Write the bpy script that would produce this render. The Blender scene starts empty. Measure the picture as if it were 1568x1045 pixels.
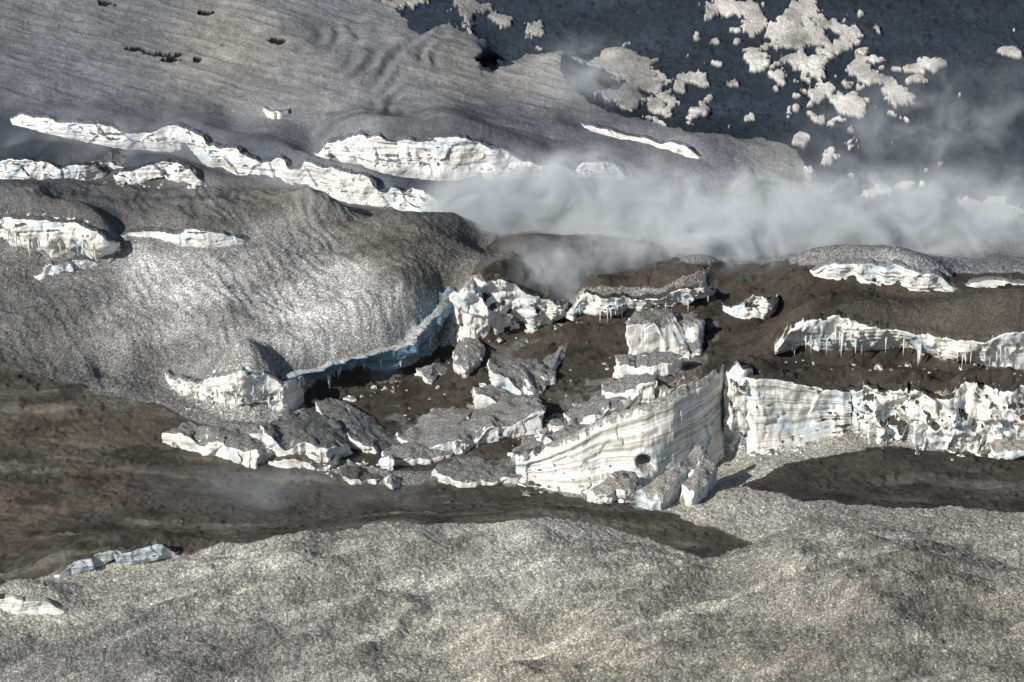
import bpy, math, random, bmesh
import numpy as np
from mathutils import Vector
random.seed(7); rng=np.random.default_rng(7)
scene=bpy.context.scene
# ------------------------------------------------------------------ camera maths
TH=math.radians(25); D=600.0
CAM=np.array([0.0,-D*math.cos(TH),D*math.sin(TH)])
DV=np.array([0,math.cos(TH),-math.sin(TH)]); UV=np.array([0,math.sin(TH),math.cos(TH)])
def ray(px,py):
    return DV*D+np.array([1.0,0,0])*(px-784)*0.1+UV*(522.5-py)*0.1
def P(px,py,h):
    r=ray(px,py); t=(h-CAM[2])/r[2]; return CAM+t*r
def PY(px,py,y):
    r=ray(px,py); t=(y-CAM[1])/r[1]; return CAM+t*r
def proj(x,y,z):
    vx=x-CAM[0]; vy=y-CAM[1]; vz=z-CAM[2]
    dep=vy*DV[1]+vz*DV[2]
    return 784+vx/dep*6000, 522.5-(vy*UV[1]+vz*UV[2])/dep*6000
# ------------------------------------------------------------------ noise
def _h(a,b,c,s):
    v=(a.astype(np.int64)*374761393+b.astype(np.int64)*668265263+c.astype(np.int64)*1274126177+s*974634777)&0xffffffff
    v=((v^(v>>13))*1274126177)&0xffffffff
    v=((v^(v>>16))*2246822519)&0xffffffff
    return ((v^(v>>15))&0xffffff)/float(0xffffff)
def vn(x,y,z=None,seed=0):
    if z is None: z=np.zeros_like(x)
    xi=np.floor(x); yi=np.floor(y); zi=np.floor(z)
    fx=x-xi; fy=y-yi; fz=z-zi
    fx=fx*fx*fx*(fx*(fx*6-15)+10); fy=fy*fy*fy*(fy*(fy*6-15)+10); fz=fz*fz*(3-2*fz)
    def pl(k):
        a=_h(xi,yi,zi+k,seed); b=_h(xi+1,yi,zi+k,seed); c=_h(xi,yi+1,zi+k,seed); d=_h(xi+1,yi+1,zi+k,seed)
        return (a*(1-fx)+b*fx)*(1-fy)+(c*(1-fx)+d*fx)*fy
    p0=pl(0)
    if not np.any(fz): return p0*2-1
    return (p0*(1-fz)+pl(1)*fz)*2-1
def fbm(x,y,z=None,oct=4,seed=0,gain=.5):
    s=0;a=1;n=0
    c,sn=math.cos(.6),math.sin(.6)
    for o in range(oct):
        s=s+a*vn(x,y,z,seed+o*17); n+=a; a*=gain
        x,y=(x*c-y*sn)*2.03+3.1,(x*sn+y*c)*2.03+1.7
        if z is not None: z=z*2.03+5.5
    return s/n
def facet(x,y,seed=0,tilt=1.0):
    """broken-ice facets: every Voronoi cell is its own tilted plane"""
    xi=np.floor(x); yi=np.floor(y); best=np.full(x.shape,9.); val=np.zeros(x.shape); z0=np.zeros_like(x)
    for a in (-1,0,1):
        for b in (-1,0,1):
            cx=xi+a; cy=yi+b
            fx=cx+_h(cx,cy,z0,seed); fy=cy+_h(cx,cy,z0,seed+1)
            d=(x-fx)**2+(y-fy)**2
            o=_h(cx,cy,z0,seed+2)-.5; tx=_h(cx,cy,z0,seed+3)-.5; ty=_h(cx,cy,z0,seed+4)-.5
            v=o+tilt*(tx*(x-fx)+ty*(y-fy))*1.4
            m=d<best; best=np.where(m,d,best); val=np.where(m,v,val)
    return val
def sstep(a,b,x):
    t=np.clip((x-a)/(b-a),0,1); return t*t*(3-2*t)
# ------------------------------------------------------------------ cliff definitions  (px, py_top, py_bottom, base height)
CL=[]
def cliff(name,pts,**k): CL.append((name,pts,k))
cliff('ice_cliff',[(-60,242,274,13),(0,246,274,13),(40,239,275,13),(90,251,278,13),(130,248,279,13),(168,258,274,13)],cap=3,brk=.15,jag=.8)
cliff('ice_cliff',[(172,254,272,13),(200,258,282,13),(250,250,285,13),(285,258,286,13),(318,275,287,13)],cap=3.5,brk=.15,jag=.8)
cliff('ice_cliff',[(10,170,188,17),(70,180,201,17),(150,188,218,16),(210,204,227,15.5),(270,194,234,15),(330,214,257,14),(400,241,276,13),(470,249,292,12.5),(540,263,309,12),(610,286,320,11.5),(690,300,328,11)],cap=3,jag=.7,brk=.4)
cliff('ice_cliff',[(478,228,240,15),(520,212,256,14.5),(580,203,268,14.2),(610,214,270,14.2),(660,209,272,14),(700,209,274,14),(760,228,276,14),(820,249,275,14),(890,256,272,14)],cap=4,jag=.7,brk=.12)
cliff('ice_cliff',[(868,252,280,13),(910,248,285,13),(968,260,282,13)],cap=3,jag=.7,brk=.1)
cliff('ice_cliff',[(885,187,193,18),(940,196,207,17.5),(1000,210,221,17),(1050,224,239,16.5),(1080,237,248,16)],cap=2,jag=.6,brk=.5)
cliff('ice_cliff',[(400,172,180,18.3),(420,170,184,18.3),(440,174,184,18.3)],cap=1.5)
cliff('ice_cave_wall',[(-60,328,396,11),(0,330,398,11),(60,336,405,11),(120,344,412,11),(150,353,411,11.2),(182,376,402,11.8)],cap=4,under=2.2,ici=1.0,jag=.7,dents=[(28,408,2.4,3.5),(0,372,3,1.6),(110,385,3,1.2)])
cliff('ice_cliff',[(50,410,428,9.5),(70,404,428,9.5),(95,400,424,9.8),(130,400,418,10.2),(165,402,410,11)],cap=3,ici=.3,brk=.1)
cliff('ice_cliff',[(178,352,363,14),(230,350,364,14),(285,349,377,13.6),(320,351,377,13.6),(385,363,371,13.8)],cap=2.5,brk=.35,jag=.7)
cliff('glacier_edge_wall',[(456,590,628,3.0),(480,572,620,3.0),(520,552,606,3.2),(570,540,594,3.5),(620,522,578,4.0),(655,496,556,4.6),(680,466,536,5.2),(700,444,514,5.8)],cap=4,under=2.9,back=(-.8,.6),blue=1,ici=.45,jag=.8,dents=[(480,612,4.5,4),(560,578,3.5,3)])
cliff('ice_cliff',[(250,577,590,4.4),(275,580,606,4.0),(300,590,618,3.8),(330,576,636,3.4),(370,572,648,3.0),(410,582,642,3.0),(440,590,638,3),(458,590,631,3.0)],cap=3.5,under=1.3,ici=.5,jag=1.0,dents=[(378,640,1.6,3),(395,634,1.4,2.5)])
cliff('ice_cliff',[(690,462,538,5.4),(712,436,540,5.6),(740,426,536,5.9),(775,430,526,6.4),(810,450,514,7.2),(845,464,502,8.2),(872,470,486,8.8)],cap=3.5,under=1.2,jag=1.25)
cliff('ice_arch',[(866,464,486,10.0),(900,444,494,9.5),(930,450,498,9.5),(965,456,487,10.5),(1010,464,491,10.7),(1040,444,484,11),(1068,438,478,11.5),(1098,418,456,12.5)],cap=3,under=2.2,ici=.9,jag=1.0,brk=.12)
cliff('ice_cliff',[(1108,472,480,12.6),(1140,467,491,12.4),(1170,456,491,12.4),(1192,460,476,12.8)],cap=1.5,free=1,jag=1.3)
cliff('stratified_ice_wall',[(793,721,746,2.4),(830,706,748,2.4),(880,682,753,2.4),(930,658,758,2.4),(980,635,752,2.5),(1030,614,740,2.7),(1070,597,722,2.8),(1100,584,709,2.9),(1116,580,702,3.0)],cap=4.5,free=1,under=-.9,strat=1,jag=.36,bulge=1.6,dents=[(985,702,1.1,4.2)])
cliff('stratified_ice_wall',[(1108,574,694,3.6),(1128,560,690,4.2),(1152,582,690,4.4)],cap=4,free=1,jag=1.5,dirty=1)
cliff('stratified_ice_wall',[(1146,588,697,4.4),(1170,585,697,4.4),(1215,590,685,4.8),(1260,598,669,6),(1305,606,663,6.5)],cap=4,strat=1,jag=.45,under=-.6)
cliff('ice_cliff',[(1298,600,662,6.5),(1330,595,671,6.2),(1370,609,679,6),(1400,600,683,6),(1440,609,685,6),(1480,584,691,5.6),(1530,593,695,5.6),(1600,594,697,5.6)],cap=4,jag=1.55,dirty=.6,under=.8)
cliff('ice_cap_edge',[(1186,545,560,13.0),(1205,515,556,13.0),(1232,488,556,13.0),(1280,482,557,13.0),(1330,497,557,13.0),(1370,508,558,13.0),(1420,510,561,13.0),(1470,518,571,13.0),(1510,522,578,12.9),(1540,507,580,12.9),(1620,494,580,12.9)],cap=5,under=3.3,ici=1.0,jag=.75,bulge=.8)
cliff('ice_cliff',[(1236,404,416,17.5),(1280,406,432,17),(1330,409,441,16.8),(1385,413,451,16.6),(1430,422,451,16.7),(1472,441,450,16.8)],cap=3,jag=.8,brk=.1)
cliff('ice_cliff',[(1465,431,437,17.0),(1520,429,439,17.0),(1600,432,442,17.0)],cap=2,brk=.6)
cliff('ice_ledge',[(76,874,890,5.7),(120,858,882,5.8),(170,845,875,5.9),(215,840,864,6.1),(240,828,858,6.1),(280,838,846,6.4)],cap=2,jag=.8,blue=.4,brk=.1)
cliff('ice_ledge',[(-40,922,946,6.3),(20,919,946,6.3),(70,920,942,6.3),(112,931,936,6.4)],cap=2,jag=.7,brk=.2)
# ------------------------------------------------------------------ terrain controls
C=[]
def c(*a):
    for (px,py,h) in a: 
        p=P(px,py,h); C.append((p[0],p[1],h))
for px in (-160,100,400,800,1200,1500,1730): c((px,1110,0.5),(px,1045,3.0))
c((-150,900,5.4),(0,893,5.5),(200,853,6.2),(350,840,7.5),(500,815,8.5),(620,800,9),(740,797,9.2),(850,785,9.0),(950,790,8.0),(1060,812,7.2),(1140,840,7.0),(1240,762,9),(1400,772,8.6),(1568,780,8.6),(1720,780,8.6))
c((820,812,11.0),(880,840,9.0),(930,868,7.8),(700,840,8.0),(600,870,7.5),(200,930,6.0),(400,930,6.2),(780,930,5.4),(1000,900,7.5),(1200,860,9.2),(1420,850,7.0),(1550,900,7.8),(1330,920,7.9),(1080,970,5.4),(1200,1010,4),(560,1000,5.0),(700,1000,3.2),(1480,980,4.8),(1100,760,8.0),(1180,770,8.2))
c((0,870,3.2),(0,780,2.8),(-150,700,3),(0,700,3.3),(0,620,4),(-150,560,5),(200,820,4.5),(330,810,4.5),(480,790,4.0),(620,780,4),(750,782,5),(200,720,2.8),(300,760,3.0),(420,740,2),(560,750,2.2),(680,752,2.4),(820,765,3.6),(200,650,3.4),(900,772,4.6),(1000,770,5))
c((0,556,5),(100,588,4.8),(180,606,4.6),(250,612,4.2),(0,500,7.4),(100,520,7.4),(200,520,8.6),(160,556,5.8),(350,540,8.4),(440,560,8.4),(300,480,10.5),(450,500,10.6),(560,500,11),(620,460,12.5),(540,440,12.8),(400,440,12.0),(300,410,13.4),(200,440,11),(80,460,8.6),(0,450,8.6),
  (420,390,14.6),(300,385,14),(520,385,13.2),(600,370,16.2),(640,345,18.0),(700,322,17.6),(660,320,18.2),(600,323,17.4),(545,344,14.2),(500,305,17.4),(470,289,18.5),(400,292,17),(300,287,17),(200,282,17.4),(100,280,17.4),(0,280,17.4),(-150,280,17.4),(300,330,16.2),(100,320,16.4),
  (686,358,16.2),(684,392,15.4),(728,412,14.4),(700,420,14.2))
c((600,306,10),(670,310,9),(730,325,8.5),(712,365,9.5),(740,392,11.5),(500,290,11),(545,305,11),(400,284,12.2),(430,272,12))
c((500,640,2.6),(560,620,3),(650,600,4),(600,700,2.4),(700,640,3.8),(800,640,4.6),(750,590,5.6),(850,560,7.0),(880,600,6.2),(830,670,3.8),(950,520,9),(900,510,8.5),(1000,590,8.5),(1080,540,11),(1060,500,11.5),(1150,520,12.6),(1120,560,12.2),(1200,575,13.0),(1300,585,13.0),(1450,588,13.0),(1620,588,13.0),(1200,520,13),(1100,440,13.6),(1180,430,14.6),(1200,470,13.6))
c((760,382,12.6),(810,357,14.8),(900,362,15),(978,370,14.6),(1000,395,13.5),(850,410,13.5),(950,420,13),(800,340,9),(900,345,9.5),(1000,355,9.5),(1100,400,13.2))
c((1290,470,19.8),(1400,452,21.4),(1500,452,21.6),(1640,450,21.6),(1400,440,17.2),(1290,448,17.2),(1550,438,17.4))
c((330,680,2.8),(450,720,2.2),(700,745,2.4))
c((1130,748,6.6),(1200,718,7.6),(1350,692,8.6),(1480,697,8.4),(1600,708,8.2),(1350,735,6.8),(1500,750,6.8),(1200,702,5.2),(1330,680,6.0),(1500,692,5.6),(1240,752,7.2))
c((0,230,14.6),(150,228,14.6),(300,262,13),(200,240,14.2),(400,285,11.8),(550,300,11),(700,285,11.2),(850,290,11),(1000,300,10.5),(1200,340,10.5),(1400,375,11.5),(1568,390,12),(1720,390,12),(1250,390,13),(1400,400,14.6),(1100,350,10.5))
c((0,160,18.8),(120,165,18.6),(250,190,17.2),(350,205,16.8),(480,195,17.4),(620,190,19),(750,190,19.2),(850,178,19.2),(800,215,18.4),(900,240,16),(1000,250,15),(1100,262,14),(1180,280,12.6),(1150,215,16.4),(1235,265,13),
  (0,100,22),(200,120,21.3),(400,110,22),(600,110,22.3),(750,120,21.8),(850,78,24.6),(860,110,22.8),(900,155,20),(0,0,27.5),(300,0,27.5),(550,0,27.5),(640,48,25.6),(700,35,25.6),(738,70,24.2),(-160,50,25),(-160,0,27.5))
c((700,-10,26.5),(1000,0,27),(1200,0,27.5),(1400,0,27.6),(1720,0,27.6),(770,95,20.6),(900,95,20.8),(1000,100,21.2),(1200,100,22.2),(1400,100,22.4),(1720,100,22.4),(1000,180,17.8),(1100,170,18.4),(1250,200,16.8),(1400,200,17.2),(1720,200,17.2),(1300,290,12.4),(1450,300,12.4),(1720,320,12.2))
for px in (-200,200,600,1000,1400,1800): c((px,-60,30.5))
NM=len(C)
CLB=[]; BASE=[]
for name,pts,k in CL:
    pts=np.array(pts,float); B=[];T=[]; lean=k.get('lean',.25)
    for (px,pt,pb,hb) in pts:
        b=P(px,pb,hb); t=PY(px,pt,b[1]+lean); B.append(b);T.append(t)
    B=np.array(B);T=np.array(T)
    L=np.concatenate([[0],np.cumsum(np.linalg.norm(np.diff(B[:,:2],axis=0),axis=1))])
    if 'back' in k: bk=np.array(k['back'],float)
    else:
        ch=B[-1]-B[0]; bk=np.array([-ch[1],ch[0]]); bk/=np.linalg.norm(bk); bk=bk*.6+np.array([0,.4])
    bk/=np.linalg.norm(bk); cap=k.get('cap',3)
    n=max(2,int(L[-1]/2.5)+1)
    for s in np.linspace(0,L[-1],n):
        b=[np.interp(s,L,B[:,i]) for i in range(3)]; t=[np.interp(s,L,T[:,i]) for i in range(3)]
        un=max(0,k.get('under',.3)); BASE.append(b[:2])
        C.append((b[0]-bk[0]*1.0,b[1]-bk[1]*1.0,b[2]-.1)); C.append((b[0]+bk[0]*(.4+un*.5),b[1]+bk[1]*(.4+un*.5),b[2]-.1))
        if not k.get('free'): C.append((t[0]+bk[0]*cap,t[1]+bk[1]*cap,t[2]-.1))
    CLB.append((name,k,B,T,L,bk,cap))
C=np.array(C); BASE=np.array(BASE)
CC=C[NM:]; keep=[]
for i in range(NM):
    d=np.hypot(CC[:,0]-C[i,0],CC[:,1]-C[i,1]); dz=np.abs(CC[:,2]-C[i,2])
    if not np.any((d<4.5)&(dz>.9*d+.3)): keep.append(i)
nd=NM-len(keep)
for i in range(NM,len(C)):
    if all((C[i,0]-C[j,0])**2+(C[i,1]-C[j,1])**2>0.9**2 for j in keep): keep.append(i)
C=C[keep]; c0=.9
def K(a,b): return np.sqrt((a[:,None,0]-b[None,:,0])**2+(a[:,None,1]-b[None,:,1])**2+c0*c0)
n=len(C); A=np.zeros((n+3,n+3)); A[:n,:n]=-K(C,C)+np.eye(n)*.2
A[:n,n]=1;A[:n,n+1]=C[:,0];A[:n,n+2]=C[:,1];A[n:,:n]=A[:n,n:].T
w=np.linalg.solve(A,np.concatenate([C[:,2],[0,0,0]]))
gx=np.arange(-112,112.1,.8); gy=np.arange(-124,104.1,.8)
GX,GY=np.meshgrid(gx,gy); Q=np.stack([GX.ravel(),GY.ravel()],1)
Z=np.zeros(len(Q)); DB=np.zeros(len(Q))
for i in range(0,len(Q),4000):
    q=Q[i:i+4000]; Z[i:i+4000]=-K(q,C)@w[:n]+w[n]+q@w[n+1:]
    DB[i:i+4000]=np.sqrt(((q[:,None]-BASE[None])**2).sum(-1)).min(1)
Z=Z.reshape(GX.shape); DB=DB.reshape(GX.shape)
def cub(t): return .5*np.array([-t**3+2*t*t-t,3*t**3-5*t*t+2,-3*t**3+4*t*t+t,t**3-t*t])
def bil(G,ax,ay,x,y):
    fx=np.clip((x-ax[0])/(ax[1]-ax[0]),0,len(ax)-1.001); fy=np.clip((y-ay[0])/(ay[1]-ay[0]),0,len(ay)-1.001)
    i=fx.astype(int); j=fy.astype(int); u=fx-i; v=fy-j
    return (G[j,i]*(1-u)+G[j,i+1]*u)*(1-v)+(G[j+1,i]*(1-u)+G[j+1,i+1]*u)*v
def bic(G,ax,ay,x,y):
    fx=np.clip((x-ax[0])/(ax[1]-ax[0]),1,len(ax)-3.001); fy=np.clip((y-ay[0])/(ay[1]-ay[0]),1,len(ay)-3.001)
    i=fx.astype(int); j=fy.astype(int); wu=cub(fx-i); wv=cub(fy-j); r=0
    for b in range(4):
        for a in range(4): r=r+wu[a]*wv[b]*G[j-1+b,i-1+a]
    return r
def outward(lo,hi,step,far):
    a=list(np.arange(lo,hi+step*.5,step)); s=step
    b=a[-1];ext=[]
    while b<far: s*=1.25; b+=s; ext.append(b)
    s=step; b=a[0]; pre=[]
    while b>-far: s*=1.25; b-=s; pre.append(b)
    return np.array(pre[::-1]+a+ext)
X=outward(-98,98,.17,2500); Y=outward(-118,92,.20,2500)
XX,YY=np.meshgrid(X,Y)
H=bic(Z,gx,gy,XX,YY); AT=.1+.9*sstep(1.5,7,bil(DB,gx,gy,XX,YY))
far=np.maximum(np.abs(XX)-112,0); H+= .03*far*fbm(XX*.01,YY*.01,oct=3,seed=90)
yb=np.maximum(YY-103,0)
H+= yb*.40*np.exp(-yb/1500)+np.clip(yb,0,300)*.12*fbm(XX*.008,YY*.008,oct=4,seed=91)
H-= np.maximum(-124-YY,0)*.12
PX,PYY=proj(XX,YY,H)
PX=np.clip(PX,-400,2000); PYY=np.clip(PYY,-200,1300)
big=(np.abs(XX)>125)|(YY>108)|(YY<-130)
wx=fbm(XX*.35,YY*.35,oct=4,seed=3)*9+fbm(XX*.06,YY*.06,oct=2,seed=5)*8
wy=fbm(XX*.35,YY*.35,oct=4,seed=4)*6+fbm(XX*.06,YY*.06,oct=2,seed=6)*4
WX=PX+wx; WY=PYY+wy
def inpoly(poly,x,y):
    r=np.zeros(x.shape,bool); m=len(poly)
    for i in range(m):
        x1,y1=poly[i];x2,y2=poly[(i+1)%m]
        if y1==y2: continue
        cnd=((y1>y)!=(y2>y))&(x<(x2-x1)*(y-y1)/(y2-y1)+x1); r^=cnd
    return r
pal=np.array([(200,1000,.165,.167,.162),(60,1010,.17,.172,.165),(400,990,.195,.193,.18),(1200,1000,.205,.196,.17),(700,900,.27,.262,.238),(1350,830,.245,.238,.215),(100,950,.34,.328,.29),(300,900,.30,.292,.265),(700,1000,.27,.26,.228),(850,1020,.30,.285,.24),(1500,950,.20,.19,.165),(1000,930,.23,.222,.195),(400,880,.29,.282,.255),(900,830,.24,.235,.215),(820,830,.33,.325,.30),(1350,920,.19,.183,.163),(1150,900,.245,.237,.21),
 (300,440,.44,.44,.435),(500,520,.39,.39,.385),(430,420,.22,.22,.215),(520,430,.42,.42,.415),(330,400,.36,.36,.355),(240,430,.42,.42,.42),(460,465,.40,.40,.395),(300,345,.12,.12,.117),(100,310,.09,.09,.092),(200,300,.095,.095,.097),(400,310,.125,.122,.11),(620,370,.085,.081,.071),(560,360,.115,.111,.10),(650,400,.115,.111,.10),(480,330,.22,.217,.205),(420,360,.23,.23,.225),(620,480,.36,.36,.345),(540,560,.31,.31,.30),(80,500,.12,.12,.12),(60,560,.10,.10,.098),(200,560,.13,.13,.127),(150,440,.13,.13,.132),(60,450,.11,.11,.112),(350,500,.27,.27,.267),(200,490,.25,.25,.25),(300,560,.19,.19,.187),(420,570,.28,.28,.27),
 (200,50,.15,.155,.168),(500,130,.185,.187,.193),(350,70,.24,.234,.218),(100,130,.14,.147,.165),(700,80,.185,.185,.183),(820,100,.225,.224,.218),(600,60,.165,.168,.178),(500,20,.145,.151,.167),(400,150,.20,.202,.21),(330,110,.22,.217,.208),  # upper-left glacier greys, pushed towards blue to paint in distance haze
 (900,220,.105,.114,.13),(760,200,.095,.103,.12),(1100,250,.135,.143,.158),(1200,240,.2,.2,.2),(300,190,.085,.093,.11),(50,210,.025,.034,.05),(200,235,.04,.05,.068),(550,200,.135,.143,.158),(400,240,.07,.08,.10),(650,280,.06,.073,.095),  # mid-back slopes: blue shadow is painted into these dark tones
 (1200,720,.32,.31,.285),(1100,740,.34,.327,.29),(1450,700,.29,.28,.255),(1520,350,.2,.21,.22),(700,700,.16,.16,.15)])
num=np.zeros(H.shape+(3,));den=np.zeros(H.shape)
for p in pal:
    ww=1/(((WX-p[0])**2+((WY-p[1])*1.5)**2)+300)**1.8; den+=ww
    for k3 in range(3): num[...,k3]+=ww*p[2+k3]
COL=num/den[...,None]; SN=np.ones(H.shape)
ash=[
 ([(545,-300),(560,-10),(600,8),(640,50),(690,32),(740,60),(738,105),(760,108),(800,80),(855,75),(862,115),(900,160),(950,182),(1050,200),(1150,217),(1225,235),(1245,290),(1250,330),(1480,350),(1568,335),(2100,335),(2100,-300)],(.021,.030,.042)),  # far ash slope; the navy cast paints haze into the ash colour
 ([(-500,555),(0,560),(150,606),(260,628),(330,660),(450,715),(580,740),(680,742),(800,747),(900,768),(1000,782),(1100,815),(1160,842),(1080,860),(1010,832),(930,805),(850,790),(740,800),(600,806),(350,847),(270,850),(100,872),(0,897),(-500,930)],(.070,.064,.053)),
 ([(465,610),(500,560),(620,560),(690,520),(850,470),(920,460),(1080,440),(1100,405),(1240,405),(1300,420),(2100,420),(2100,600),(1480,600),(1300,612),(1160,600),(1100,590),(1000,640),(930,690),(830,710),(600,720),(480,700)],(.052,.044,.036)),
 ([(725,425),(735,380),(760,362),(800,345),(980,352),(1010,390),(1100,410),(1000,440),(900,440),(850,462),(780,440)],(.058,.047,.039)),
 ([(1125,748),(1200,715),(1350,688),(1480,693),(2100,706),(2100,785),(1568,785),(1400,777),(1240,764)],(.048,.043,.037)),
]
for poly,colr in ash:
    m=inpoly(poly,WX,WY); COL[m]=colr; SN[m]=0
m=inpoly([(1225,492),(1255,476),(1300,462),(1400,446),(1500,442),(2100,440),(2100,505),(1540,516),(1510,530),(1420,518),(1330,506),(1280,494)],PX,PYY); COL[m]=(.068,.06,.05); SN[m]=.5
GR=.38+.62*sstep(230,420,PYY)
mott=fbm(XX*.12,YY*.12,oct=4,seed=11)
COL*= (1+.22*mott)[...,None]
fgm=sstep(770,860,PYY)*SN
strk=fbm(XX*.07+YY*.12,YY*.42-XX*.20,oct=5,seed=15)
strk2=sstep(.22,.5,fbm(XX*.06+YY*.09+9,YY*.55-XX*.22,oct=4,seed=17))
COL*=(1+fgm*(strk*.42+strk2*.45))[...,None]
dmm=sstep(270,300,PYY)*sstep(610,570,PYY)*sstep(760,640,PX)*SN
COL*=(1+dmm*.28*fbm(XX*.12+5,YY*.3,oct=4,seed=16))[...,None]
vv=sstep(.1,.5,fbm(XX*.2,YY*.3,oct=4,seed=12))*(SN<.5)*(PYY>340)
COL=COL*(1-.45*vv[...,None])
vv=sstep(.05,.5,fbm(XX*.05+4,YY*.08,oct=3,seed=13))*(SN<.5)*(PYY>340)
COL=COL*(1+vv[...,None]*np.array([.35,.24,.13]))
st=sstep(.1,.55,fbm(XX*.05-YY*.05,YY*.30+XX*.06,oct=4,seed=14))*(SN<.5)*(PYY>600)
COL=COL*(1+.9*st[...,None]*np.array([.9,1,1.1]))
st=sstep(.18,.36,fbm(XX*.16,YY*.2,oct=5,seed=18,gain=.6))*(SN<.5)*(PYY>430)*(PYY<760)*(PX<1100)*(PX>470)
COL=COL*(1-st[...,None])+np.array([.12,.118,.112])*st[...,None]
st=sstep(-.1,.5,fbm(XX*.03,YY*.12,oct=4,seed=19))*(SN<.5)*(PYY<360)
COL=COL*(1+.5*st[...,None])
PATCH=[(925,92,26,20,-20),(965,104,32,18,10),(985,130,22,18,0),(1000,165,38,20,25),(960,160,20,14,0),(925,150,20,12,0),(1070,173,30,11,-35),(1145,188,18,7,-15),(1070,125,18,11,0),(1110,130,17,6,5),(1040,138,8,6,0),(1100,12,24,14,0),(1150,25,24,12,20),(1225,18,32,20,0),(1262,40,44,20,20),(1215,60,32,22,0),(1290,75,40,20,15),(1240,100,40,22,0),(1160,42,14,8,0),(1310,105,26,16,0),(1345,125,34,11,10),(1378,152,24,22,10),(1312,168,32,20,0),(1270,190,22,12,0),(1280,245,34,14,-30),(1305,230,20,12,-30),(1230,215,22,10,0),(1250,148,17,14,0),(1160,88,20,8,0),(1157,110,12,10,0),(815,48,14,17,0),(720,12,20,20,0),(760,30,14,10,0),(600,6,30,9,0),(620,2,30,8,0),(1340,297,18,8,0),(1540,78,14,5,0),(1520,325,42,16,0),(1500,350,46,16,0),(1390,284,10,5,0),(1435,106,18,6,10),(1395,110,24,5,5),(1200,130,10,7,0),(1180,100,8,5,0),(1100,100,16,6,0),(1330,92,20,5,0),(1475,150,5,3,0),(1200,120,14,8,0),(1400,130,16,5,0),(1225,175,7,5,0),(1440,250,5,3,0),(1130,60,6,4,0)]
for _ in range(70):
    u=random.random(); PATCH.append((1130+210*u+random.gauss(0,60),10+220*u+random.gauss(0,38),random.uniform(3,10),random.uniform(2,5),random.uniform(-30,30)))
for _ in range(14): PATCH.append((random.uniform(1050,1560),random.uniform(0,320),random.uniform(2,5),random.uniform(1.5,3),0))
fine=fbm(XX*.55,YY*.4,oct=5,seed=21,gain=.65)
fine2=fbm(XX*.22,YY*.16,oct=3,seed=24)
S=np.full(H.shape,-9.)
for (a,b,rx,ry,ang) in PATCH:
    an=math.radians(ang); dx=PX+wx*1.0-a; dy=PYY+wy*1.0-b
    u=(dx*math.cos(an)+dy*math.sin(an))/rx; v=(-dx*math.sin(an)+dy*math.cos(an))/ry
    S=np.maximum(S,1-np.sqrt(u*u+v*v))
sp=S+fine*1.15+fine2*.7+facet(XX*.35,YY*.25,seed=77,tilt=0)*.9-.07
okp=((SN<.5)&(PYY<370)&~big&(S>-1.2))
pm=sstep(.0,.04,sp)*okp
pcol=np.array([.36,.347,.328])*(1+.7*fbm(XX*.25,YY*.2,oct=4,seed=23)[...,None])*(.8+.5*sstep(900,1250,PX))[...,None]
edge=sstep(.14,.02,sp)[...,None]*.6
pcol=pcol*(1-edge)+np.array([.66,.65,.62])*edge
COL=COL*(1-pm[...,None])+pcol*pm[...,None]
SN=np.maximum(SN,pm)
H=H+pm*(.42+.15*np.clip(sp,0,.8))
# ------------------------------------------------------------------ relief noise
isn=SN
und=fbm(XX*.07,YY*.07,oct=3,seed=31)*.8
med=fbm(XX*.3,YY*.3,oct=3,seed=32)*.24
cup=(1-np.abs(fbm(XX*1.5+YY*.5,YY*1.7-XX*.3,oct=3,seed=33)))**2
cup2=fbm(XX*2.6,YY*2.6,oct=2,seed=34)
nf=(PYY>370)
H=H+und*AT+med*(.5+.8*isn*GR)*(.3+.7*AT)+isn*GR*(cup*.23+cup2*.11)+(1-isn)*(fbm(XX*1.2,YY*1.2,oct=3,seed=35)*np.where(nf,.12,.06))
rock=sstep(.15,.65,fbm(XX*.7,YY*.7,oct=4,seed=36,gain=.6))*(1-isn)
H=H+rock*np.where(PYY<370,.28,np.where((PYY<600),.5,.28))
COL=COL*(1-.3*rock[...,None])
ul=sstep(190,150,PYY)*isn*(~big)*(1-pm)
cx,cy=400,40
dd=np.sqrt(((PX-cx)/1.0)**2+((PYY-cy)*1.7)**2)+fbm(XX*.07,YY*.07,oct=3,seed=37)*60
mod=sstep(-.3,.3,fbm(XX*.10,YY*.10,oct=3,seed=47))
rip=np.sin(dd/5.6)*mod
lin=fbm((PX*.9+PYY*.4)*.016,(PYY*1.9-PX*.5)*.09,oct=5,seed=38)
wr=sstep(0,100,PX-330)*sstep(760,620,PX)*sstep(20,80,PYY)
H=H+ul*(rip*wr*.42+lin*(1-.6*wr)*.28)
COL*=(1+ul*lin*.25)[...,None]
mb=sstep(150,180,PYY)*sstep(330,300,PYY)*isn*(PX<1250)
H=H+mb*AT*fbm(XX*.1+YY*.04,YY*.4,oct=4,seed=45)*.6
COL*=(1+mb*.4*fbm(XX*.08,YY*.4+XX*.03,oct=4,seed=46))[...,None]
fg=sstep(790,860,PYY)*isn
H=H+fg*AT*(fbm(XX*.10+YY*.16,YY*.5-XX*.22,oct=4,seed=39)*1.05+fbm(XX*.045+3,YY*.055,oct=2,seed=44)*2.2+(1-np.abs(fbm(XX*.04,YY*.09-XX*.05,oct=3,seed=40)))**3*1.6)
dm=sstep(270,300,PYY)*sstep(610,570,PYY)*sstep(720,600,PX)*isn
H=H+dm*AT*(np.sin(XX*2.6+YY*1.4+fbm(XX*.2,YY*.2,oct=3,seed=41)*7)*.09+fbm(XX*.1,YY*.1,oct=3,seed=42)*1.1)
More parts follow.
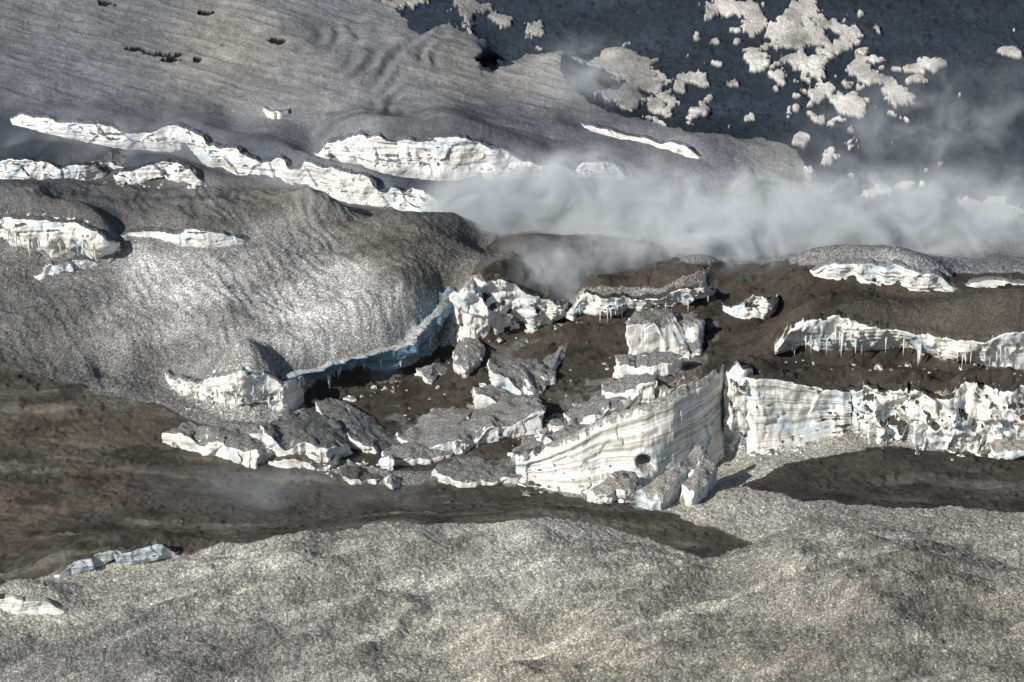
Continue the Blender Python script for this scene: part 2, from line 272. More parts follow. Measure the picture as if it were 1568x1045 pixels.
def bump(px,py,h,r,a,e=1.):
    global H
    p=P(px,py,h); H=H+a*np.exp(-(((XX-p[0])**2+((YY-p[1])*e)**2)/r**2))
bump(1145,312,11,1.9,4.2); bump(165,556,6,2.4,-2.0); bump(1340,700,8,4,.6); bump(1410,700,8,3,.6)
pw=fbm(XX*.5,YY*.5,oct=3,seed=48)
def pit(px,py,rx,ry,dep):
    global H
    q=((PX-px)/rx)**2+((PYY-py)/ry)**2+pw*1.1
    m=sstep(1.0,.55,q)*(~big); H=H-m*dep*.6; COL[m>.2]*=.05  # darkness of the hole is painted into the vertex colour
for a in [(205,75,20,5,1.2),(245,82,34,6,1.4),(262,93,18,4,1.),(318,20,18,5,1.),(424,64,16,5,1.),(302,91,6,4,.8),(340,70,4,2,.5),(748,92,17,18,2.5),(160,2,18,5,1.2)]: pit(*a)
def grid_mesh(name,VX,VY,VZ,smooth=True):
    ny,nx=VX.shape
    co=np.stack([VX,VY,VZ],-1).reshape(-1,3).astype(np.float32)
    idx=np.arange(ny*nx).reshape(ny,nx)
    f=np.stack([idx[:-1,:-1],idx[:-1,1:],idx[1:,1:],idx[1:,:-1]],-1).reshape(-1,4)
    return mk(name,co,f,smooth)
def mk(name,co,f,smooth=True):
    me=bpy.data.meshes.new(name); k=f.shape[1]
    me.vertices.add(len(co)); me.vertices.foreach_set('co',co.astype(np.float32).ravel())
    me.loops.add(f.size); me.loops.foreach_set('vertex_index',f.astype(np.int32).ravel())
    me.polygons.add(len(f)); me.polygons.foreach_set('loop_start',np.arange(0,f.size,k,dtype=np.int32)); me.polygons.foreach_set('loop_total',np.full(len(f),k,np.int32))
    me.polygons.foreach_set('use_smooth',np.full(len(f),smooth))
    me.update(calc_edges=True); return me
def addobj(name,me,mat,parent=None):
    o=bpy.data.objects.new(name,me); scene.collection.objects.link(o); me.materials.append(mat)
    if parent: o.parent=parent
    return o
# ------------------------------------------------------------------ materials
def newmat(name):
    m=bpy.data.materials.new(name); m.use_nodes=True; nt=m.node_tree; nt.nodes.clear(); return m,nt
class N:
    def __init__(s,nt): s.nt=nt
    def n(s,t,**k):
        nd=s.nt.nodes.new(t)
        for a,b in k.items():
            if a.startswith('_'): setattr(nd,a[1:],b)
        return nd
    def l(s,a,b): s.nt.links.new(a,b)
    def math(s,op,a,b=None,c=None,clamp=False):
        nd=s.nt.nodes.new('ShaderNodeMath'); nd.operation=op; nd.use_clamp=clamp
        for i,v in enumerate((a,b,c)):
            if v is None: continue
            if isinstance(v,(int,float)): nd.inputs[i].default_value=v
            else: s.l(v,nd.inputs[i])
        return nd.outputs[0]
    def noise(s,vec,scale,detail=3,rough=.55,dist=0):
        nd=s.nt.nodes.new('ShaderNodeTexNoise'); nd.inputs['Scale'].default_value=scale; nd.inputs['Detail'].default_value=detail; nd.inputs['Roughness'].default_value=rough; nd.inputs['Distortion'].default_value=dist
        s.l(vec,nd.inputs['Vector']); return nd.outputs['Fac']
    def mr(s,v,a,b,c=0,d=1):
        nd=s.nt.nodes.new('ShaderNodeMapRange'); s.l(v,nd.inputs[0])
        for i,x in enumerate((a,b,c,d)): nd.inputs[i+1].default_value=x
        return nd.outputs[0]
    def fmix(s,f,a,b):
        nd=s.nt.nodes.new('ShaderNodeMix'); nd.data_type='FLOAT'
        for i,v in ((0,f),(2,a),(3,b)):
            if isinstance(v,(int,float)): nd.inputs[i].default_value=v
            else: s.l(v,nd.inputs[i])
        return nd.outputs[0]
    def mix(s,f,a,b,bt='MIX'):
        nd=s.nt.nodes.new('ShaderNodeMix'); nd.data_type='RGBA'; nd.blend_type=bt
        for i,v in ((0,f),(6,a),(7,b)):
            if isinstance(v,(int,float)): nd.inputs[i].default_value=v
            elif isinstance(v,tuple): nd.inputs[i].default_value=v+(1,)
            else: s.l(v,nd.inputs[i])
        return nd.outputs[2]
    def mp(s,vec,sc,rot=(0,0,0)):
        nd=s.nt.nodes.new('ShaderNodeMapping'); nd.inputs['Scale'].default_value=sc; nd.inputs['Rotation'].default_value=rot; s.l(vec,nd.inputs[0]); return nd.outputs[0]
def terrain_mat():
    m,nt=newmat('glacier_ash'); g=N(nt)
    out=g.n('ShaderNodeOutputMaterial'); b=g.n('ShaderNodeBsdfPrincipled'); g.l(b.outputs[0],out.inputs[0])
    b.inputs['Roughness'].default_value=.85; b.inputs['Specular IOR Level'].default_value=.2
    col=g.n('ShaderNodeAttribute',_attribute_name='Col'); sn=g.n('ShaderNodeAttribute',_attribute_name='snow'); gr_=g.n('ShaderNodeAttribute',_attribute_name='grit').outputs['Fac']
    pos=g.n('ShaderNodeNewGeometry').outputs['Position']
    n1=g.noise(pos,3.0,3,.65); n2=g.noise(pos,.35,6,.7); n3=g.noise(pos,6.5,2,.6)
    grit=g.mr(n1,.36,.64,.55,1.4); grit3=g.mr(n3,.35,.65,.45,1.5)
    bigv=g.mr(n2,.3,.7,.72,1.3)
    spark=g.math('ADD',1.0,g.mr(g.noise(pos,4.6,1,.5),.60,.67,0,1.1))  # sparkle: bright grain glints painted into the snow colour
    snf=g.math('MULTIPLY',g.fmix(gr_,1.0,g.math('MULTIPLY',g.math('MULTIPLY',grit,grit3),spark)),bigv)
    ag=g.math('MULTIPLY',g.mr(n3,.3,.7,.7,1.35),g.mr(g.noise(pos,.8,6,.7),.3,.7,.6,1.45))
    fac=g.fmix(sn.outputs['Fac'],ag,snf)
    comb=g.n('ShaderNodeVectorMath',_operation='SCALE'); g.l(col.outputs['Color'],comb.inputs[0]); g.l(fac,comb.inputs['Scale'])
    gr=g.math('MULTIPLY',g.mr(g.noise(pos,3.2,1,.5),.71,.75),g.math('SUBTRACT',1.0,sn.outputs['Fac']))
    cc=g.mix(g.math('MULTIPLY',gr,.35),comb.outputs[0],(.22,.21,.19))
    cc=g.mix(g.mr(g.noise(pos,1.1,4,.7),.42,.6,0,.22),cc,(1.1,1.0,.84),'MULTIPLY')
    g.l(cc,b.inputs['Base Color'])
    bp=g.n('ShaderNodeBump'); bp.inputs['Strength'].default_value=.75; bp.inputs['Distance'].default_value=.15
    hh=g.math('MULTIPLY',g.math('ADD',n3,g.math('MULTIPLY',n1,1.0)),g.math('ADD',g.math('MULTIPLY',gr_,.8),.2)); g.l(hh,bp.inputs['Height']); g.l(bp.outputs[0],b.inputs['Normal'])
    return m
def ice_mat(name,blue=0,strat=0,dirty=0):
    m,nt=newmat(name); g=N(nt)
    out=g.n('ShaderNodeOutputMaterial'); b=g.n('ShaderNodeBsdfPrincipled'); g.l(b.outputs[0],out.inputs[0])
    b.inputs['Specular IOR Level'].default_value=.5
    geo=g.n('ShaderNodeNewGeometry'); pos=geo.outputs['Position']; uv=g.n('ShaderNodeUVMap').outputs[0]
    lay=g.noise(g.mp(uv,(.035,.8,1)),1.0,6,.65,.12); lay2=g.noise(g.mp(uv,(.02,3.4,1)),1.0,3,.6,.1)
    blot=g.noise(pos,.35,5,.6); fine=g.noise(pos,2.2,4,.7)
    white=g.mix(g.mr(blot,.42,.66),(.90,.893,.87),(.70,.685,.63))
    white=g.mix(g.mr(fine,.58,.78,0,.35),white,(.45,.41,.35))
    if blue: white=g.mix(blue*.9,white,(.11,.27,.40))
    else: white=g.mix(g.mr(g.noise(pos,.22,3,.6),.50,.64,0,.55),white,(.40,.58,.71))  # shadow blue painted into the ice colour in noise blotches
    a=.7 if strat else .42
    c1=g.mix(g.mr(lay,.50,.60,0,a),white,(.48,.435,.365) if not blue else (.04,.09,.13))
    c1=g.mix(g.mr(lay2,.54,.61,0,.8 if strat else .35),c1,(.34,.305,.255) if not blue else (.03,.055,.08))
    dr=g.noise(pos,.45,7,.72)
    c1=g.mix(g.mr(dr,.585-.08*dirty,.67-.07*dirty,0,.8),c1,(.19,.175,.155))
    sep=g.n('ShaderNodeSeparateXYZ'); g.l(geo.outputs['Normal'],sep.inputs[0])
    up=g.math('ADD',sep.outputs[2],g.mr(g.noise(pos,.9,5,.65),.3,.7,-.24,.24))
    am=g.mr(up,.46,.60); gn=g.math('MULTIPLY',g.mr(g.noise(pos,3.0,3,.65),.36,.64,.55,1.4),g.mr(g.noise(pos,6.5,2,.6),.35,.65,.45,1.5))
    at=g.n('ShaderNodeAttribute',_attribute_name='ashcol')
    sc=g.n('ShaderNodeVectorMath',_operation='SCALE'); g.l(at.outputs['Color'],sc.inputs[0]); g.l(gn,sc.inputs['Scale'])
    c2=g.mix(am,c1,sc.outputs[0]); g.l(c2,b.inputs['Base Color'])
    g.l(g.mr(am,0,1,.33,.9),b.inputs['Roughness'])
    bp=g.n('ShaderNodeBump'); bp.inputs['Strength'].default_value=.5; bp.inputs['Distance'].default_value=.14
    g.l(g.math('ADD',g.math('ADD',fine,g.math('MULTIPLY',blot,1.2)),g.math('MULTIPLY',lay2,.7)),bp.inputs['Height']); g.l(bp.outputs[0],b.inputs['Normal'])
    return m
MT=terrain_mat()
MI=ice_mat('glacier_ice'); MS=ice_mat('stratified_ice',strat=1); MB=ice_mat('blue_shaded_ice',blue=1); MB5=ice_mat('blue_tinted_ice',blue=.4); MD=ice_mat('dirty_ice',dirty=.7)  # MB: shade of the overhung glacier edge is mixed into its base colour
me=grid_mesh('glacier_terrain',XX,YY,H)
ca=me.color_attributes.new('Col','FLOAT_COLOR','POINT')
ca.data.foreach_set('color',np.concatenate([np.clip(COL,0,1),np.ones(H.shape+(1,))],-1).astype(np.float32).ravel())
sa=me.attributes.new('snow','FLOAT','POINT'); sa.data.foreach_set('value',SN.astype(np.float32).ravel())
sa=me.attributes.new('grit','FLOAT','POINT'); sa.data.foreach_set('value',GR.astype(np.float32).ravel())
terrain=addobj('glacier_terrain',me,MT)
sx=np.arange(-98,98,.4); sy=np.arange(-116,90,.4)
ix=np.searchsorted(X,sx).clip(0,len(X)-1); iy=np.searchsorted(Y,sy).clip(0,len(Y)-1)
HS=H[np.ix_(iy,ix)]
def hz(x,y): return bil(HS,sx,sy,np.asarray(x,float),np.asarray(y,float))
def ground(px,py):
    r=ray(px,py); t=np.arange(.72,1.25,.0006); p=CAM[None]+t[:,None]*r[None]
    below=p[:,2]<hz(p[:,0],p[:,1]); i=int(np.argmax(below)) if below.any() else len(t)-1
    return p[i]
def colat(x,y):
    i=np.searchsorted(X,x).clip(0,len(X)-1); j=np.searchsorted(Y,y).clip(0,len(Y)-1); return COL[j,i]
def icicle_mesh(points):
    co=[];fa=[]
    for (x,y,z,l,r) in points:
        b=len(co); k=6
        for ring,(f,rr) in enumerate(((-.15,1.5),(.0,1.0),(.45,.6),(1,.05))):
            for a in range(k):
                an=a/k*2*math.pi; co.append((x+math.cos(an)*r*rr+.04*ring*math.sin(x*9),y+math.sin(an)*r*rr,z-l*f))
        for ring in range(3):
            for a in range(k):
                q=b+ring*k; fa.append((q+a,q+(a+1)%k,q+k+(a+1)%k,q+k+a))
    return mk('icicles',np.array(co),np.array(fa))
# ------------------------------------------------------------------ build cliffs
for ci,(name,k,B,T,L,bk,cap) in enumerate(CLB):
    n=max(8,int(L[-1]/.14)); s=np.linspace(0,L[-1],n); st_=k.get('strat')
    def it(Aa): return np.stack([np.interp(s,L,Aa[:,i]) for i in range(3)],1)
    b=it(B);t=it(T); jag=k.get('jag',1.0)
    hh0=t[:,2]-b[:,2]
    edge_t=fbm(s*.5,s*0+ci*9.3,oct=4,seed=50)*.6+facet(s*.45,s*0+ci*1.7,seed=83)*.4*min(1,jag)
    t[:,2]+=edge_t*jag*np.minimum(1,hh0/3)
    wob=fbm(s*.12,s*0+ci*2.2,oct=3,seed=84)*(1.6 if k.get('brk') else .8)
    b[:,:2]+=bk*wob[:,None]; t[:,:2]+=bk*wob[:,None]
    if k.get('brk'):
        br=sstep(.05,.5,fbm(s*.16+ci*5,s*0+.5,oct=3,seed=81,gain=.6))*k['brk']
        ed=1-sstep(0,3.5,np.minimum(s,L[-1]-s))
        t[:,2]-=np.maximum(br,ed*.8)*(t[:,2]-b[:,2])
        up_=sstep(.05,.5,fbm(s*.22+ci*3,s*0+.9,oct=3,seed=82))*k['brk']*.7
        b[:,2]+=up_*(t[:,2]-b[:,2])*.6
    end=np.minimum(1,np.minimum(s,L[-1]-s)/1.2)
    nv=36; rows=[];uvs=[];hh=np.maximum(.05,t[:,2]-b[:,2])
    un=k.get('under',.3); hm=max(1.0,hh.max())
    for i in range(nv+1):
        v=-.18+1.18*i/nv; vc=max(v,0)
        p=b+(t-b)*v
        if k.get('brk') and v<0: p[:,2]-= .25*abs(v)/.18*2
        sm=np.clip(hh/3,.15,1.2); zz=p[:,2]
        d=fbm(s*.22,zz*.2+ci*7,oct=3,seed=51)*1.6*jag
        d+=facet(s*.34+zz*.12+fbm(s*.5,zz*.5,oct=2,seed=56)*.25,zz*.30+ci*7,seed=70,tilt=1.1)*1.0*jag
        d+=facet(s*.95+.3*zz,zz*.8+ci*3,seed=75)*.24*jag
        d+=fbm(s*1.6,zz*1.3,oct=3,seed=53)*.15*(.3+.7*jag)
        if st_: d+=np.sin(s*.22)*1.2+np.sin(s*.55+1)*.4
        d+=fbm(s*.07,(vc*hm if st_ else zz)*2.6-s*(.0 if st_ else .1),oct=2,seed=54)*(.20 if st_ else .18)
        d=d*sm*(.45+.55*math.sin(math.pi*min(1,max(0,vc))*.85+.15))
        d=d+un*(1-vc)**2*np.minimum(1,hh/3)-abs(un)*.25*vc**3*np.minimum(1,hh/3)
        d=d+(1-end)*1.2
        for (dx,dy,dr,dd2) in k.get('dents',[]):
            qx,qy=proj(p[:,0],p[:,1],p[:,2]); d=d+dd2*np.exp(-((((qx-dx)/10)**2+((qy-dy)/8)**2)/dr**2)**2)
        p=p.copy(); p[:,0]+=bk[0]*d; p[:,1]+=bk[1]*d
        rows.append(p); uvs.append(np.stack([s+ci*13,(np.full(n,vc)*hm if st_ else zz)],1))
    top=rows[-1]; m=14
    for j in range(1,m+1):
        u=j/m; x=top[:,0]+bk[0]*(cap+1.2)*u; y=top[:,1]+bk[1]*(cap+1.2)*u
        zt=hz(x,y)-.35*u
        z=top[:,2]+(zt-top[:,2])*sstep(.15,1,np.full(n,u))+k.get('bulge',.25)*math.sin(math.pi*min(1,u*(2 if k.get('bulge',0)<.5 else 1.3)))*np.minimum(1,hh/2)
        z=z+fbm(x*.8,y*.8,oct=3,seed=55)*.3*(1-u)*min(1,u*6)
        rows.append(np.stack([x,y,z],1)); uvs.append(np.stack([s+ci*13,uvs[nv][:,1]+u*cap],1))
    R=np.stack(rows,0)
    me=grid_mesh(name,R[...,0],R[...,1],R[...,2])
    U=np.stack(uvs,0).reshape(-1,2)
    li=np.empty(len(me.loops),np.int32); me.loops.foreach_get('vertex_index',li)
    ul_=me.uv_layers.new(name='UVMap'); ul_.data.foreach_set('uv',U[li].astype(np.float32).ravel())
    tc=colat(top[:,0]+bk[0]*(cap+2),top[:,1]+bk[1]*(cap+2)); 
    tcf=np.broadcast_to(tc[None],(R.shape[0],n,3))
    ca=me.color_attributes.new('ashcol','FLOAT_COLOR','POINT')
    ca.data.foreach_set('color',np.concatenate([tcf,np.ones((R.shape[0],n,1))],-1).astype(np.float32).ravel())
    mat=MB if k.get('blue')==1 else MB5 if k.get('blue') else MS if st_ else MD if k.get('dirty',0)>.5 else MI
    o=addobj(name,me,mat)
    if k.get('ici'):
        pts=[];x=0
        while x<L[-1]:
            i=min(n-1,int(x/L[-1]*n)); r0=rows[int(nv*random.uniform(.5,.78))][i]; hgt=hh[i]
            if hgt>1.5 and random.random()<.8*min(1,k['ici']+.1): pts.append((r0[0]-bk[0]*.2,r0[1]-bk[1]*.2,r0[2],random.uniform(.35,1.1)*min(hgt,5)*.55,random.uniform(.08,.24)))
            x+=random.uniform(.2,.9) if random.random()<.75 else random.uniform(1,4)
        if pts:
            im=icicle_mesh(pts); im.uv_layers.new(name='UVMap'); addobj('icicles',im,MI,o)
# ------------------------------------------------------------------ broken blocks
def block(name,outline,thick,mat=None,tilt=(0,0),ashc=(.22,.22,.21),jag=1.0,lift=0,seed=0):
    ol=np.array(outline,float); cxp,cyp=ol.mean(0)
    fpy=ol[:,1].max(); g=ground(cxp,min(1040,fpy+thick*9*.8)); hb=g[2]+lift
    pts=np.array([P(a,bb,hb+thick+tilt[0]*(a-cxp)/100+tilt[1]*(bb-cyp)/100) for a,bb in ol])
    cen=pts.mean(0)
    cl=np.vstack([pts,pts[:1]]); Ls=np.concatenate([[0],np.cumsum(np.linalg.norm(np.diff(cl,axis=0),axis=1))])
    n=max(30,int(Ls[-1]/.14)); s=np.linspace(0,Ls[-1],n,endpoint=False)
    rim=np.stack([np.interp(s,Ls,cl[:,i]) for i in range(3)],1)
    out=rim-cen; out[:,2]=0; out/=np.linalg.norm(out,axis=1)[:,None]+1e-6
    rim+=out*(fbm(rim[:,0]*.3+seed,rim[:,1]*.3,oct=3,seed=71)*1.3*jag+fbm(rim[:,0]*.9,rim[:,1]*.9+seed,oct=3,seed=64)*.5)[:,None]
    rows=[]
    for r in np.linspace(0.02,1,24): 
        p=cen+(rim-cen)*r
        sag=np.clip(fbm(p[:,0]*.22+seed*1.3,p[:,1]*.18,oct=3,seed=67)+.05,0,1)*thick*.9
        p[:,2]+= .5*(1-r**2)-sag*r+fbm(p[:,0]*.25,p[:,1]*.25+seed,oct=3,seed=60)*.9*jag*(.5+.5*r)+facet(p[:,0]*.35+seed,p[:,1]*.25,seed=72)*.5*jag+fbm(p[:,0]*1.1,p[:,1]*1.1+seed,oct=3,seed=66)*.25; rows.append(p)
    base=rows[-1]; per=s*.4
    for i in range(1,20):
        v=i/19; p=base.copy(); p[:,2]-=v*(thick+1.4)
        d=facet(per+seed,p[:,2]*.45+seed,seed=73)*.85*jag+facet(per*2.5+seed,p[:,2]*1.1+seed,seed=74)*.25*jag+fbm(s*.9,p[:,2]*.9,oct=3,seed=61)*.4
        d=d*min(1,thick/2)*min(1,v*5)-.5*v
        p[:,0]+=out[:,0]*d; p[:,1]+=out[:,1]*d; rows.append(p)
    R=np.stack(rows,0); R=np.concatenate([R,R[:,:1]],1)
    me=grid_mesh(name,R[...,0],R[...,1],R[...,2])
    U=np.stack([R[...,0]+R[...,1]*.5,R[...,2]*1.0-R[...,0]*.15],-1).reshape(-1,2)
    li=np.empty(len(me.loops),np.int32); me.loops.foreach_get('vertex_index',li)
    me.uv_layers.new(name='UVMap').data.foreach_set('uv',U[li].astype(np.float32).ravel())
    me.flip_normals()
    if me.polygons[5].normal.z<0: me.flip_normals()
    ca=me.color_attributes.new('ashcol','FLOAT_COLOR','POINT')
    ca.data.foreach_set('color',np.tile(np.array(ashc+(1,),np.float32),len(me.vertices)))
    return addobj(name,me,mat or MI)
G=(.18,.178,.17); BR=(.08,.07,.06); TN=(.26,.248,.225)
BL=[
 ([(700,518),(722,510),(742,530),(737,554),(712,564),(690,552)],1.8,dict(ashc=G)),
 ([(750,552),(772,540),(828,556),(850,576),(824,592),(785,580),(752,564)],3.4,dict(ashc=G,tilt=(-2.5,0),jag=.8)),
 ([(815,558),(838,530),(868,500),(905,476),(918,486),(905,504),(872,532),(852,562),(838,582)],1.6,dict(ashc=G,tilt=(1.5,0),jag=.6)),
 ([(726,590),(760,586),(800,598),(836,612),(822,624),(770,616),(730,606)],1.8,dict(ashc=G,jag=.7,tilt=(-2,0))),
 ([(606,664),(640,634),(700,616),(770,602),(824,612),(836,630),(785,644),(742,660),(706,678),(660,684),(620,680)],2.3,dict(ashc=G,tilt=(2.2,0),jag=.8)),
 ([(590,692),(620,676),(660,682),(706,682),(694,694),(640,700),(600,702)],1.3,dict(ashc=G,jag=.7)),
 ([(484,610),(505,604),(560,632),(606,660),(614,678),(575,688),(535,672),(505,648)],1.6,dict(ashc=(.14,.14,.135),tilt=(-2.6,0),jag=.5)),
 ([(402,652),(440,630),(485,628),(515,646),(532,674),(500,686),(450,676),(412,664)],3.2,dict(ashc=(.115,.115,.11),jag=.7,tilt=(-1.5,0))),
 ([(300,652),(345,644),(420,653),(412,664),(360,668),(318,662)],2.0,dict(ashc=G,jag=.7)),
 ([(248,660),(290,644),(330,653),(375,668),(412,682),(392,692),(330,678),(280,668)],2.6,dict(ashc=G,jag=.7)),
 ([(420,694),(470,694),(524,704),(512,714),(450,710),(418,704)],1.0,dict(ashc=BR,mat=MD)),
 ([(515,717),(550,712),(582,722),(575,735),(530,730)],.9,dict(ashc=BR,mat=MD)),
 ([(966,484),(1010,472),(1066,480),(1078,494),(1050,502),(1000,496),(962,494)],5.4,dict(ashc=G,tilt=(-1.5,0),jag=.8)),
 ([(1030,484),(1060,476),(1080,494),(1072,526),(1045,532)],2.0,dict(ashc=G,jag=1.1)),
 ([(944,550),(980,533),(1020,530),(1046,545),(1030,558),(985,562),(948,564)],4.4,dict(ashc=G,jag=.9,tilt=(2,0))),
 ([(922,590),(965,570),(1000,570),(1010,585),(960,600),(922,604)],4.2,dict(ashc=G,jag=.9,tilt=(3,0))),
 ([(1000,577),(1040,566),(1095,554),(1110,564),(1060,580),(1010,592)],1.8,dict(ashc=(.10,.09,.08),jag=.5)),
 ([(862,634),(905,604),(935,596),(968,606),(944,624),(900,642),(872,652)],4.0,dict(ashc=G,jag=.9,tilt=(3,0))),
 ([(832,660),(875,640),(906,642),(898,660),(860,672),(838,672)],3.6,dict(ashc=G,jag=.9,tilt=(2,0))),
 ([(935,622),(960,608),(985,606),(975,622),(945,636)],1.8,dict(ashc=G,jag=.9)),
 ([(776,694),(800,670),(840,660),(876,668),(850,692),(810,706)],2.2,dict(ashc=G,jag=.8,tilt=(2,0))),
 ([(666,718),(700,702),(750,704),(802,712),(800,730),(740,734),(680,730)],1.2,dict(ashc=(.15,.15,.14),jag=.6)),
 ([(896,746),(940,728),(975,722),(988,738),(950,752),(915,756)],2.0,dict(ashc=TN,jag=1.0)),
 ([(976,754),(1020,716),(1055,690),(1074,676),(1072,696),(1040,732),(1010,764)],2.8,dict(ashc=TN,tilt=(2.5,0),mat=MB5,jag=.6)),  # wedge by the cleft: blue shadow painted in through the ice tint
 ([(1040,742),(1062,714),(1080,688),(1098,700),(1090,732),(1062,754)],2.6,dict(ashc=TN,jag=.9)),
 ([(1390,636),(1420,628),(1450,640),(1440,660),(1400,662)],2.6,dict(ashc=TN,jag=1.1,mat=MD)),
 ([(1455,622),(1500,600),(1530,618),(1520,650),(1470,656)],3.0,dict(ashc=TN,jag=1.1)),
 ([(1320,640),(1350,630),(1375,645),(1360,662),(1330,660)],2.4,dict(ashc=TN,jag=1.0)),
 ([(1520,672),(1560,658),(1600,668),(1590,688),(1530,688)],2.0,dict(ashc=TN,jag=.9)),
 ([(110,233),(135,222),(200,228),(244,244),(232,252),(160,250),(115,250)],1.2,dict(ashc=(.12,.12,.12),jag=.6)),
 ([(636,562),(670,548),(684,560),(660,578)],1.2,dict(ashc=G)),
]
for _ in range(22):   # smaller toppled seracs along the collapse zone
    u=random.random()
    if random.random()<.6: cx_=830+230*u+random.gauss(0,12); cy_=690-120*u+random.gauss(0,12)
    else: cx_=600+260*u+random.gauss(0,20); cy_=690-70*u+random.gauss(0,18)
    r_=random.uniform(8,20); k_=random.randint(5,7); a0=random.random()*6
    ol=[(cx_+r_*random.uniform(.7,1.3)*math.cos(a0+2*math.pi*i/k_),cy_+r_*.5*random.uniform(.7,1.3)*math.sin(a0+2*math.pi*i/k_)) for i in range(k_)]
    BL.append((ol,random.uniform(.8,2.2),dict(ashc=G,jag=.8,tilt=(random.uniform(-6,6),random.uniform(-3,6)))))
for i,(ol,th,kw) in enumerate(BL): block('ice_block',ol,th,seed=i,**kw)
bm=bmesh.new(); bmesh.ops.create_icosphere(bm,subdivisions=2,radius=1); bv=np.array([v.co[:] for v in bm.verts]); bf=np.array([[v.index for v in f.verts] for f in bm.faces]); bm.free()
LN=[((250,668),(520,722),50,7),((520,722),(600,705),16,5),((600,700),(830,668),45,6),((690,560),(750,600),14,5),((800,745),(1000,765),55,7),((840,690),(1000,590),80,9),((1000,765),(1140,700),30,8),((1150,700),(1320,665),50,6),((1310,665),(1568,695),100,9),((700,535),(900,490),35,5),((930,560),(1060,560),30,8),((1190,560),(1568,575),30,5),((470,630),(620,590),25,5),((480,300),(700,315),12,3),((160,280),(320,288),18,3),((560,265),(880,275),18,3),((1130,690),(1160,600),25,4),((280,625),(460,640),30,5),((500,660),(900,600),60,30)]
vs=[];fs=[];nb=0
for (a,bq,cnt,spd) in LN:
    for _ in range(cnt):
        u=random.random(); px=a[0]+(bq[0]-a[0])*u+random.gauss(0,spd); py=a[1]+(bq[1]-a[1])*u+random.gauss(0,spd)
        g=ground(px,py); r=random.uniform(.10,.32)*(1 if random.random()<.85 else 2.2)
        v=bv*np.array([r*random.uniform(.7,1.6),r*random.uniform(.7,1.3),r*random.uniform(.5,1)])
        v=v+vn(bv[:,0]*2+px,bv[:,1]*2+py,bv[:,2]*2+.3)[:,None]*bv*r*.5
        v=np.round(v/(r*.5))*(r*.5)*.5+v*.5
        an=random.random()*6; v=np.stack([v[:,0]*math.cos(an)-v[:,1]*math.sin(an),v[:,0]*math.sin(an)+v[:,1]*math.cos(an),v[:,2]],1)
        vs.append(v+g+np.array([0,0,r*.2])); fs.append(bf+nb); nb+=len(bv)
me=mk('ice_rubble',np.vstack(vs),np.vstack(fs),False); me.uv_layers.new(name='UVMap')
ca=me.color_attributes.new('ashcol','FLOAT_COLOR','POINT'); ca.data.foreach_set('color',np.tile(np.array((.17,.16,.15,1),np.float32),len(me.vertices)))
addobj('ice_rubble',me,MD)
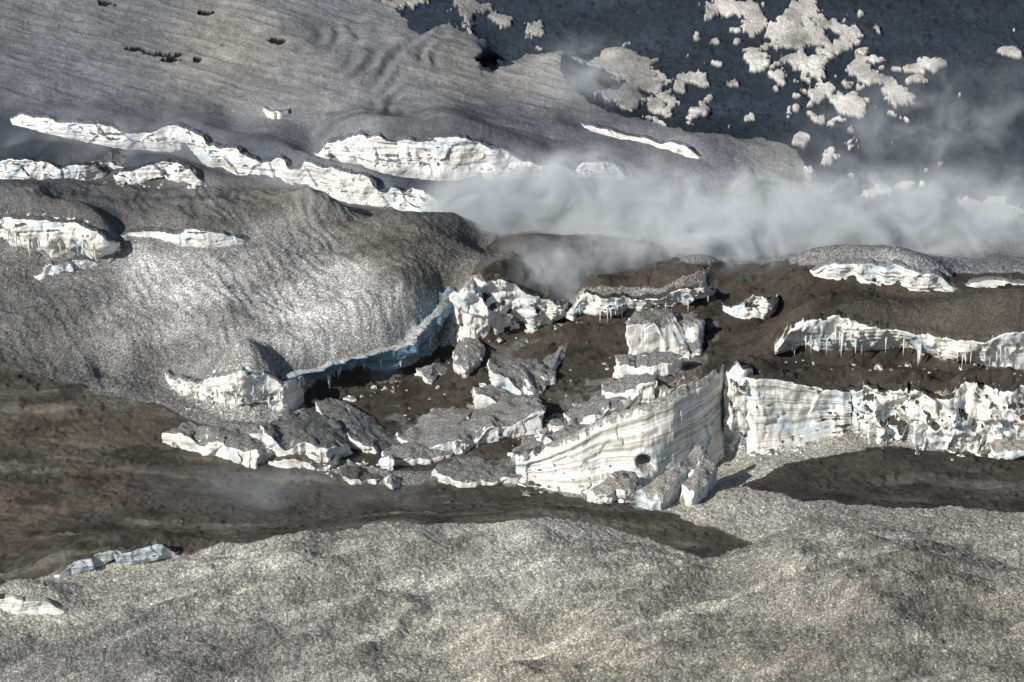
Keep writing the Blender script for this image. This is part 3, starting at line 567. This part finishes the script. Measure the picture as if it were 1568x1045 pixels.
# ------------------------------------------------------------------ steam
def steam(px,py,h,rx,ry,rz,dens,ns=.12,thr=.44,seed=0,rot=0):
    p=P(px,py,h)
    bm=bmesh.new(); bmesh.ops.create_icosphere(bm,subdivisions=3,radius=1.0); me=bpy.data.meshes.new('steam_cloud'); bm.to_mesh(me); bm.free()
    m,nt=newmat('steam'); g=N(nt); out=g.n('ShaderNodeOutputMaterial'); v=g.n('ShaderNodeVolumePrincipled')
    v.inputs['Color'].default_value=(.88,.95,1,1); v.inputs['Anisotropy'].default_value=-.45; g.l(v.outputs[0],out.inputs['Volume'])
    tc=g.n('ShaderNodeTexCoord').outputs['Object']; pos=g.n('ShaderNodeNewGeometry').outputs['Position']
    ln=g.n('ShaderNodeVectorMath',_operation='LENGTH'); g.l(tc,ln.inputs[0])
    fall=g.mr(ln.outputs['Value'],.0,1.0,1,0); fall2=g.math('MULTIPLY',fall,fall)
    mp=g.mp(pos,(ns*.95,ns,ns*1.1),(0,.5,0)); 
    ad=g.n('ShaderNodeVectorMath',_operation='ADD'); g.l(mp,ad.inputs[0]); ad.inputs[1].default_value=(seed*5.3,seed*2.1,seed)
    nz=g.noise(ad.outputs[0],1.0,5,.62,.9)
    e=g.mr(nz,thr,thr+.22,0,1)
    e=g.math('MULTIPLY',g.math('ADD',e,.05),g.math('MULTIPLY',fall2,dens))
    g.l(e,v.inputs['Density'])
    o=addobj('steam_cloud',me,m); o.location=p; o.scale=(rx,ry,rz); o.rotation_euler=(0,rot,0)
steam(870,310,15,27,14,10,1.5,seed=1,thr=.42)
steam(1260,345,16,44,16,10.5,1.0,seed=2,thr=.44)
steam(1080,372,17,26,10,7,1.2,seed=3,ns=.17,thr=.45)
steam(740,330,14,13,9,8.5,1.6,seed=4,thr=.38)
steam(1510,340,16,28,13,13,.35,seed=5)
steam(560,280,13,30,9,6,.5,seed=6)
steam(200,215,17,42,10,7,.22,seed=7)
steam(1400,205,21,34,13,15,.11,seed=8,ns=.17,thr=.46,rot=-.3)
steam(840,412,15,14,8,7.5,.45,seed=9,ns=.22)
steam(450,755,5,30,9,6,.08,seed=10)
steam(895,130,22,12,9,11,.28,seed=11,ns=.2)
steam(1590,540,16,10,7,5,.9,seed=12)
# ------------------------------------------------------------------ light
sd=Vector((-.62,-.52,.52)).normalized(); el=math.asin(sd.z); az=math.atan2(sd.x,sd.y)
sun=bpy.data.lights.new('sun','SUN'); sun.energy=5.0; sun.angle=math.radians(.5); sun.color=(1,.965,.905)
so=bpy.data.objects.new('sun',sun); scene.collection.objects.link(so); so.rotation_euler=sd.to_track_quat('Z','Y').to_euler()
wd=bpy.data.worlds.new('World'); scene.world=wd; wd.use_nodes=True; nt=wd.node_tree
bg=nt.nodes['Background']; sk=nt.nodes.new('ShaderNodeTexSky'); sk.sky_type='NISHITA'; sk.sun_disc=False; sk.sun_elevation=el; sk.sun_rotation=az
nt.links.new(sk.outputs[0],bg.inputs[0]); bg.inputs[1].default_value=.07
cam=bpy.data.cameras.new('camera'); cam.sensor_width=36; cam.lens=36*600/156.8; cam.clip_start=1; cam.clip_end=9000
co=bpy.data.objects.new('camera',cam); scene.collection.objects.link(co); co.location=CAM; co.rotation_euler=(math.radians(90)-TH,0,0); scene.camera=co
scene.view_settings.view_transform='Standard'; scene.view_settings.look='None'; scene.view_settings.exposure=0
print('verts',XX.size,'controls',len(C),'dropped',nd,H.min(),Z.min(),Z.max())
